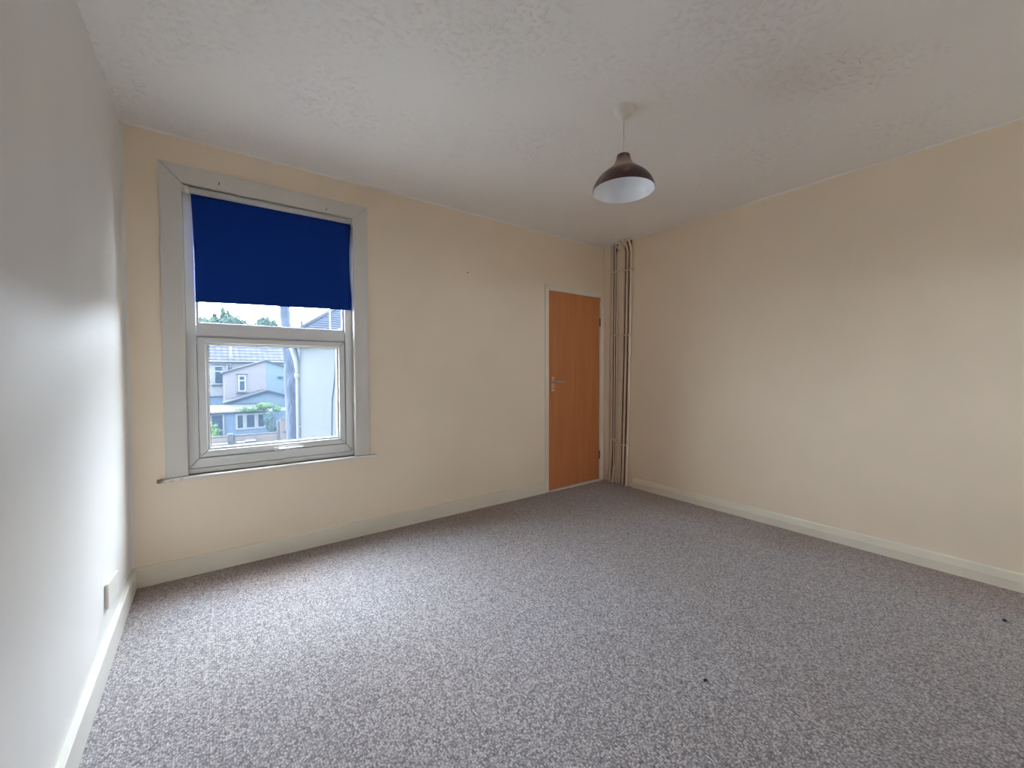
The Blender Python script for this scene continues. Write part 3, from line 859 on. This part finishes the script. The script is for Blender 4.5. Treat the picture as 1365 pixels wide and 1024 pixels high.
obj('window_lintel', MB().box((a[0] - 0.1, YW - 0.06, a[1] + 0.03), (b[0] + 0.1, YW, a[1] + 0.075)), M['fascia'], wp)
wb = thing('rear_wing', 'pale blue gabled rear wing with a dark lamp, right half of a pair', 'house', (seam, YW, GZ))
obj('wall', MB().prism([(seam + 0.005, GZ), (gr_[0], GZ), gr_, (seam + 0.005, zseam)], 'y', YW, 33.95), M['render_blue'], wb)
mb = MB().prism([(gr_[0] + 0.16, gr_[1] - 0.07), (seam, zseam), (seam, zseam + 0.07), (gr_[0] + 0.17, gr_[1] + 0.01)], 'y', YW - 0.12, 33.95)
obj('roof', mb, M['fascia'], wb)
obj('wall_lamp', MB().prism([(3.98, 0.93), (4.22, 0.93), (4.15, 0.80), (4.05, 0.80)], 'y', YW - 0.16, YW), M['darkpane'], wb)
mb = MB().tube([(4.53, YW - 0.06, 1.4), (4.53, YW - 0.06, GZ)], 0.045, 8)
obj('downpipe', mb, M['out_white'], wb)

# --- low gabled extension and glazed lean-to in front of it
YE = 28.0
el, ep, er = at(1.189, -0.90, YE), at(3.773, -0.129, YE), at(6.4, -0.92, YE)
ex = thing('garden_extension', 'low pale blue gabled extension behind the lean-to roof', 'house', (el[0], YE, GZ))
obj('wall', MB().prism([(el[0] + 0.12, GZ), (er[0] - 0.12, GZ), (er[0] - 0.12, er[1]), (ep[0], ep[1] - 0.03), (el[0] + 0.12, el[1])], 'y', YE, 29.95), M['render_blue'], ex)
obj('roof', MB().prism([(el[0], el[1] - 0.05), (ep[0], ep[1] - 0.03), (er[0], er[1] - 0.05), (er[0], er[1] + 0.03), (ep[0], ep[1] + 0.06), (el[0], el[1] + 0.03)], 'y', YE - 0.18, 29.95), M['fascia'], ex)
f0, f1 = at(1.22, -1.0, 27.8), at(3.5, -0.93, 27.8)
obj('eaves_board', MB().box((f0[0], 27.78, f0[1] - 0.02), (f1[0], 27.84, f0[1] + 0.04)), M['fascia'], ex)
YL = 25.5
g0 = at(0.473, -1.504, YL)[1]
lt = thing('lean_to', 'blue boarded lean-to with sheet roof, dark door and triple window', 'lean-to', (0.5, YL, GZ))
obj('wall', MB().box((-2.5, YL, GZ), (4.6, 27.7, g0 - 0.05)), M['blue_board'], lt)
zt = at(0, -1.0, 27.7)[1]
obj('roof', MB().prism([(YL - 0.15, g0), (YL - 0.15, g0 + 0.04), (27.7, zt), (27.7, zt - 0.06)], 'x', -2.7, 2.95), M['polycarb'], lt)
obj('gutter', MB().tube([(-2.7, YL - 0.2, g0 + 0.0), (2.95, YL - 0.2, g0 - 0.03)], 0.045, 8), M['fascia'], lt)
x0, x1 = at(0.50, 0, YL)[0], at(1.22, 0, YL)[0]
dd = MB(); zt2 = at(0, -1.62, YL)[1]
dd.box((x0 - 0.05, YL - 0.06, GZ), (x0 + 0.03, YL, zt2)); dd.box((x1 - 0.06, YL - 0.06, GZ), (x1 + 0.01, YL, zt2)); dd.box((x0 + 0.03, YL - 0.06, zt2 - 0.05), (x1 - 0.06, YL, zt2))
dd.box((x0 + 0.03, YL - 0.06, at(0, -2.75, YL)[1]), (x1 - 0.06, YL, at(0, -2.66, YL)[1]))
gd = obj('glazed_door', dd, M['out_white'], lt)
obj('pane', MB().box((x0 + 0.03, YL - 0.03, GZ + 0.1), (x1 - 0.06, YL - 0.005, zt2 - 0.05)), M['darkpane'], gd)
z0, z1 = at(0, -2.76, YL)[1], at(0, -1.66, YL)[1]
for a34, b34 in ((1.86, 2.40), (2.40, 3.08), (3.08, 3.66)):
    house_window(lt, at(a34, 0, YL)[0], at(b34, 0, YL)[0], z0, z1, YL, 0)
mb = MB()
for q in (0.0, 0.16):
    xx = at(1.72 + q, 0, 26.4)[0]
    mb.box((xx, 26.0, g0 + 0.10), (xx + 0.04, 27.0, g0 + 0.13))
obj('roof_batten', mb, M['out_white'], lt)

# --- white rear wing of the neighbouring house, running towards us on the right
XW = 2.35
ow = thing('rear_wing', 'long white rendered side wall filling the right of the window view', 'house', (XW, 12.2, GZ))
obj('wall', MB().box((XW, 3.6, GZ), (6.3, 12.2, 1.90)), M['render_white'], ow)
obj('roof', MB().prism([(2.22, 1.86), (2.22, 1.93), (6.45, 2.15), (6.45, 2.08)], 'y', 3.6, 12.32), M['slate'], ow)
obj('gutter', MB().tube([(2.17, 3.6, 1.88), (2.17, 12.35, 1.88)], 0.05, 10), M['out_white'], ow)
dp = MB().tube([(2.17, 12.16, 1.87), (2.20, 12.2, 1.80), (2.285, 12.25, 1.50), (2.30, 12.27, 1.2), (2.30, 12.27, GZ)], [0.075, 0.085, 0.075, 0.05, 0.05], 12)
obj('downpipe', dp, M['out_white'], ow)
mb = MB().tube([(2.30, 12.27, 1.04), (2.30, 12.27, 1.17)], 0.075, 12); mb.box((2.30, 12.2, 1.06), (2.42, 12.3, 1.15))
obj('pipe_stub', MB().tube([(2.30, 12.25, -0.28), (2.43, 12.22, -0.22)], 0.025, 8), M['render_pale'], ow)
obj('pipe_collar', mb, M['render_pale'], ow)
obj('bracing_strut', MB().tube([(2.40, 12.15, 1.35), (2.47, 12.1, 1.80)], 0.03, 8), M['concrete'], ow)
obj('cable', MB().tube([(2.335, 8.40, 1.60), (2.335, 8.43, 1.14), (2.335, 8.52, 0.9), (2.335, 8.66, 0.68), (2.335, 8.72, 0.3), (2.335, 8.757, -0.107), (2.335, 8.76, GZ)], 0.011, 6), M['fascia'], ow)

# --- slate roofed house behind the white wing
sh_ = thing('slate_house', 'house with a dark slate hipped roof rising behind the white wall', 'house', (6.0, 15.2, GZ))
obj('wall', MB().box((3.9, 15.4, GZ), (11.5, 20.6, 2.46)), M['render_pale'], sh_)
hb = MB(); bmh = hb.bm
P_ = [bmh.verts.new(p) for p in ((2.58, 15.0, 2.44), (11.8, 15.0, 2.44), (11.8, 21.0, 2.44), (2.58, 21.0, 2.44), (5.72, 18.0, 4.54), (8.66, 18.0, 4.54))]
for f in ((0, 1, 5, 4), (1, 2, 5), (2, 3, 4, 5), (3, 0, 4), (3, 2, 1, 0)):
    bmh.faces.new([P_[k] for k in f])
hr = obj('roof', hb, M['slate'], sh_)
mb = MB()
for k in range(1, 22):
    u = k / 22.0
    y = 15.0 + 3.0 * u; z = 2.44 + 2.1 * u
    mb.box((2.58 + 3.14 * u + 0.03, y - 0.02, z - 0.01), (11.8 - 3.14 * u - 0.03, y + 0.015, z + 0.022))
q = obj('slate_course', mb, M['slate'], hr); q['kind'] = 'stuff'
mb = MB().tube([(2.58, 15.0, 2.46), (5.72, 18.0, 4.57)], 0.07, 8)
obj('hip_ridge', mb, M['fascia'], hr)
obj('vent_pipe', MB().tube([(3.73, 14.9, 1.0), (3.73, 14.9, 3.27)], 0.024, 8), M['out_white'], sh_)

# --- dark trunk between the houses
tk = thing('tree', 'dark leaning tree trunk in front of the white wall corner', 'tree', (2.46, 14.0, GZ))
pts, rad = [], []
random.seed(5)
for k in range(26):
    z = GZ + (6.2 - GZ) * k / 25
    xx = 2.405 - 0.028 * (z - 0.0) - 0.012 * max(0, z) ** 1.3 + 0.02 * math.sin(z * 1.7)
    pts.append((xx, 14.0 + 0.03 * math.sin(z * 1.3), z)); rad.append(0.168 - 0.006 * (z + 0.8) * (1 if z > -0.8 else 2.5))
mb = MB().tube(pts, rad, 22)
for v in mb.bm.verts:
    d = noise.noise(Vector((v.co.x * 5, v.co.y * 5, v.co.z * 1.6))) * 0.035 + noise.noise(Vector((v.co.x * 14, v.co.y * 14, v.co.z * 5))) * 0.012
    v.co += (Vector((v.co.x - 2.4 + 0.03 * v.co.z, v.co.y - 14.0, 0))).normalized() * d
obj('trunk', mb, M['bark'], tk)
top = Vector(pts[-1])
mb = MB()
tips = []
for k in range(6):
    a = k * 1.05 + 0.3
    e = top + Vector((math.cos(a) * 1.1, math.sin(a) * 1.1, 1.5 + 0.25 * (k % 3)))
    mb.tube([top - Vector((0, 0, 0.3)), top.lerp(e, 0.5) + Vector((0, 0, -0.1)), e], [0.06, 0.045, 0.015], 8); tips.append(e)
obj('branch', mb, M['bark'], tk)


def foliage(name, blobs, n, size, m, parent, seed=1):
    """Loose leaf sprays filling ellipsoids: blobs = [(centre, radii, share)]."""
    rnd = random.Random(seed)
    mb = MB(); bm = mb.bm
    for c, r, share in blobs:
        core = bmesh.ops.create_icosphere(bm, subdivisions=3, radius=1.0)['verts']
        for v in core:                                  # dense inner mass of the crown
            k = 0.72 + 0.22 * noise.noise(v.co * 2.3 + Vector(c)) + 0.16 * noise.noise(v.co * 6 + Vector(c))
            v.co = Vector((c[0] + v.co.x * r[0] * k, c[1] + v.co.y * r[1] * k, c[2] + v.co.z * r[2] * k))
        for _ in range(int(n * share)):
            while True:
                p = Vector((rnd.uniform(-1, 1), rnd.uniform(-1, 1), rnd.uniform(-1, 1)))
                if p.length <= 1: break
            p = p * (0.45 + 0.55 * p.length) if rnd.random() < .5 else p
            q = Vector((c[0] + p.x * r[0], c[1] + p.y * r[1], c[2] + p.z * r[2]))
            u = Vector((rnd.gauss(0, 1), rnd.gauss(0, 1), rnd.gauss(0, 1))).normalized()
            v = u.orthogonal().normalized(); s = size * rnd.uniform(0.6, 1.3)
            bm.faces.new([bm.verts.new(q + u * s), bm.verts.new(q + v * s * 0.45 + u * s * .1), bm.verts.new(q - u * s), bm.verts.new(q - v * s * 0.45 + u * s * .1)])
    o = obj(name, mb, m, parent); o['kind'] = 'stuff'
    return o


foliage('foliage', [(t, (0.8, 0.8, 0.6), 1 / 6) for t in tips], 900, 0.10, M['leaf_dark'], tk, 3)

# --- trees beyond the roofs
t1 = thing('tree', 'wide bushy tree with a pointed top beyond the roof, at the left', 'tree', (1.8, 50, GZ))
obj('trunk', MB().tube([(1.8, 50, GZ), (1.9, 50, 2), (1.7, 50, 5.0)], [0.28, 0.22, 0.12], 10), M['bark'], t1)
foliage('foliage', [((0.3, 50, 5.75), (1.6, 1.0, 0.95), 0.36), ((2.3, 50, 6.05), (1.35, 1.0, 1.05), 0.40), ((1.72, 50, 7.05), (0.20, 0.2, 0.62), 0.06), ((2.15, 50, 7.0), (0.16, 0.2, 0.55), 0.05), ((1.05, 50, 6.55), (0.25, 0.3, 0.45), 0.05), ((3.2, 50, 5.95), (0.65, 0.6, 0.75), 0.08)],
        2200, 0.19, M['leaf'], t1, 7)
t2 = thing('tree', 'small round tree beyond the roof, just left of the dark trunk', 'tree', (5.4, 50, GZ))
obj('trunk', MB().tube([(5.4, 50, GZ), (5.4, 50, 5.0)], [0.22, 0.1], 10), M['bark'], t2)
foliage('foliage', [((5.3, 50, 6.05), (1.0, 0.9, 1.1), 0.75), ((6.1, 50, 5.9), (0.55, 0.6, 0.85), 0.25)], 1100, 0.19, M['leaf'], t2, 9)

# --- plants by the lean-to
v1 = thing('climbing_shrub', 'light green climber sprawling over the lean-to roof edge', 'plant', (2.9, 25.0, GZ))
obj('stem', MB().tube([(3.0, 25.0, GZ), (2.95, 25.0, -1.6), (2.75, 25.0, -0.75), (2.2, 25.0, -0.62)], [0.06, 0.05, 0.04, 0.02], 8), M['bark'], v1)
foliage('foliage', [((2.15, 24.95, -0.70), (0.70, 0.25, 0.13), 0.45), ((2.75, 24.95, -0.55), (0.45, 0.3, 0.22), 0.4), ((3.3, 24.95, -0.75), (0.25, 0.25, 0.2), 0.15)], 900, 0.055, M['leaf_light'], v1, 11)
v2 = thing('weeping_shrub', 'drooping blue-green shrub right of the triple window', 'plant', (2.95, 24.6, GZ))
obj('stem', MB().tube([(2.95, 24.6, GZ), (2.95, 24.6, -1.0)], [0.05, 0.03], 8), M['bark'], v2)
foliage('foliage', [((2.85, 24.6, -1.15), (0.28, 0.3, 0.42), 0.5), ((3.0, 24.6, -1.65), (0.24, 0.3, 0.5), 0.5)], 500, 0.075, M['leaf_dark'], v2, 13)
v3 = thing('garden_bush', 'leafy green bush in front of the dark glazed door', 'plant', (0.55, 24.8, GZ))
obj('stem', MB().tube([(0.55, 24.8, GZ), (0.55, 24.8, -1.9)], [0.05, 0.03], 8), M['bark'], v3)
foliage('foliage', [((0.50, 24.8, -1.95), (0.36, 0.35, 0.75), 1.0)], 420, 0.075, M['leaf_light'], v3, 15)

# --- fence across the garden
YF = 20.0
fe = thing('garden_fence', 'low pinkish board fence with concrete posts crossing the garden', 'fence', (1.0, YF, GZ))
tz = -1.365
def fence_panel(x0, x1, z0, z1, n):
    p = obj('fence_panel', MB().box((x0, YF + 0.012, z0), (x1, YF + 0.03, z1)), M['fence'], fe)
    h = (z1 - z0) / n
    for k in range(n):
        z = z0 + k * h
        obj('board', MB().prism([(YF + 0.012, z), (YF - 0.022, z), (YF - 0.004, z + h * 1.06), (YF + 0.012, z + h * 1.06)], 'x', x0 + 0.003, x1 - 0.003), M['fence'], p)
    obj('top_rail', MB().box((x0, YF - 0.035, z1), (x1, YF + 0.045, z1 + 0.045), 0.006), M['concrete'], p)
for x0, x1 in ((-1.4, 0.32), (0.335, 0.95), (1.18, 1.93), (1.945, 2.70)):
    fence_panel(x0, x1, GZ, tz - 0.02, 9)
obj('post', MB().box((0.955, YF - 0.08, GZ), (1.175, YF + 0.1, tz + 0.10), 0.015), M['concrete'], fe)
obj('post', MB().box((2.705, YF - 0.06, GZ), (2.86, YF + 0.08, -0.86), 0.015), M['concrete'], fe)
f2 = thing('garden_fence', 'tall narrow cream fence panel beside the dark trunk', 'fence', (3.0, YF - 0.2, GZ))
p = obj('fence_panel', MB().box((2.80, YF - 0.22, -1.33), (3.6, YF - 0.18, -0.80)), M['fence'], f2)
for k in range(6):
    x = 2.80 + k * 0.135
    obj('board', MB().box((x, YF - 0.24, GZ + 0.05), (x + 0.125, YF - 0.22, -0.80 - 0.006 * k), 0.004), M['fence'], p)
obj('capping', MB().box((2.78, YF - 0.26, -0.80), (3.62, YF - 0.15, -0.76), 0.006), M['concrete'], f2)
obj('gravel_board', MB().box((2.86, YF - 0.27, -1.36), (3.6, YF - 0.24, -1.30), 0.006), M['concrete'], f2)

# --- tall storage cabinets against the fence
for x0, x1, zt_, lab in ((0.455, 0.94, -1.56, 'wide lavender garden cabinet at the left end of the fence'), (1.26, 1.50, -1.555, 'narrow blue-grey garden cabinet just right of the fence post'), (1.545, 1.87, -1.525, 'wider blue-grey garden cabinet, second right of the fence post')):
    g_ = thing('garden_cabinet', lab, 'cabinet', ((x0 + x1) / 2, 19.5, GZ))
    obj('body', MB().box((x0, 19.3, GZ), (x1, 19.75, zt_ - 0.03), 0.01), M['cabinet'], g_)
    obj('lid', MB().box((x0 - 0.02, 19.27, zt_ - 0.035), (x1 + 0.02, 19.77, zt_), 0.012), M['cabinet'], g_)
    xm = (x0 + x1) / 2
    for a, b in ((x0 + 0.015, xm - 0.006), (xm + 0.006, x1 - 0.015)):
        d_ = obj('door', MB().box((a, 19.28, GZ + 0.08), (b, 19.30, zt_ - 0.06), 0.005), M['cabinet'], g_)
        obj('handle', MB().box((xm + (0.02 if a > xm else -0.035), 19.262, -2.2), (xm + (0.035 if a > xm else -0.02), 19.28, -2.05)), M['fascia'], d_)
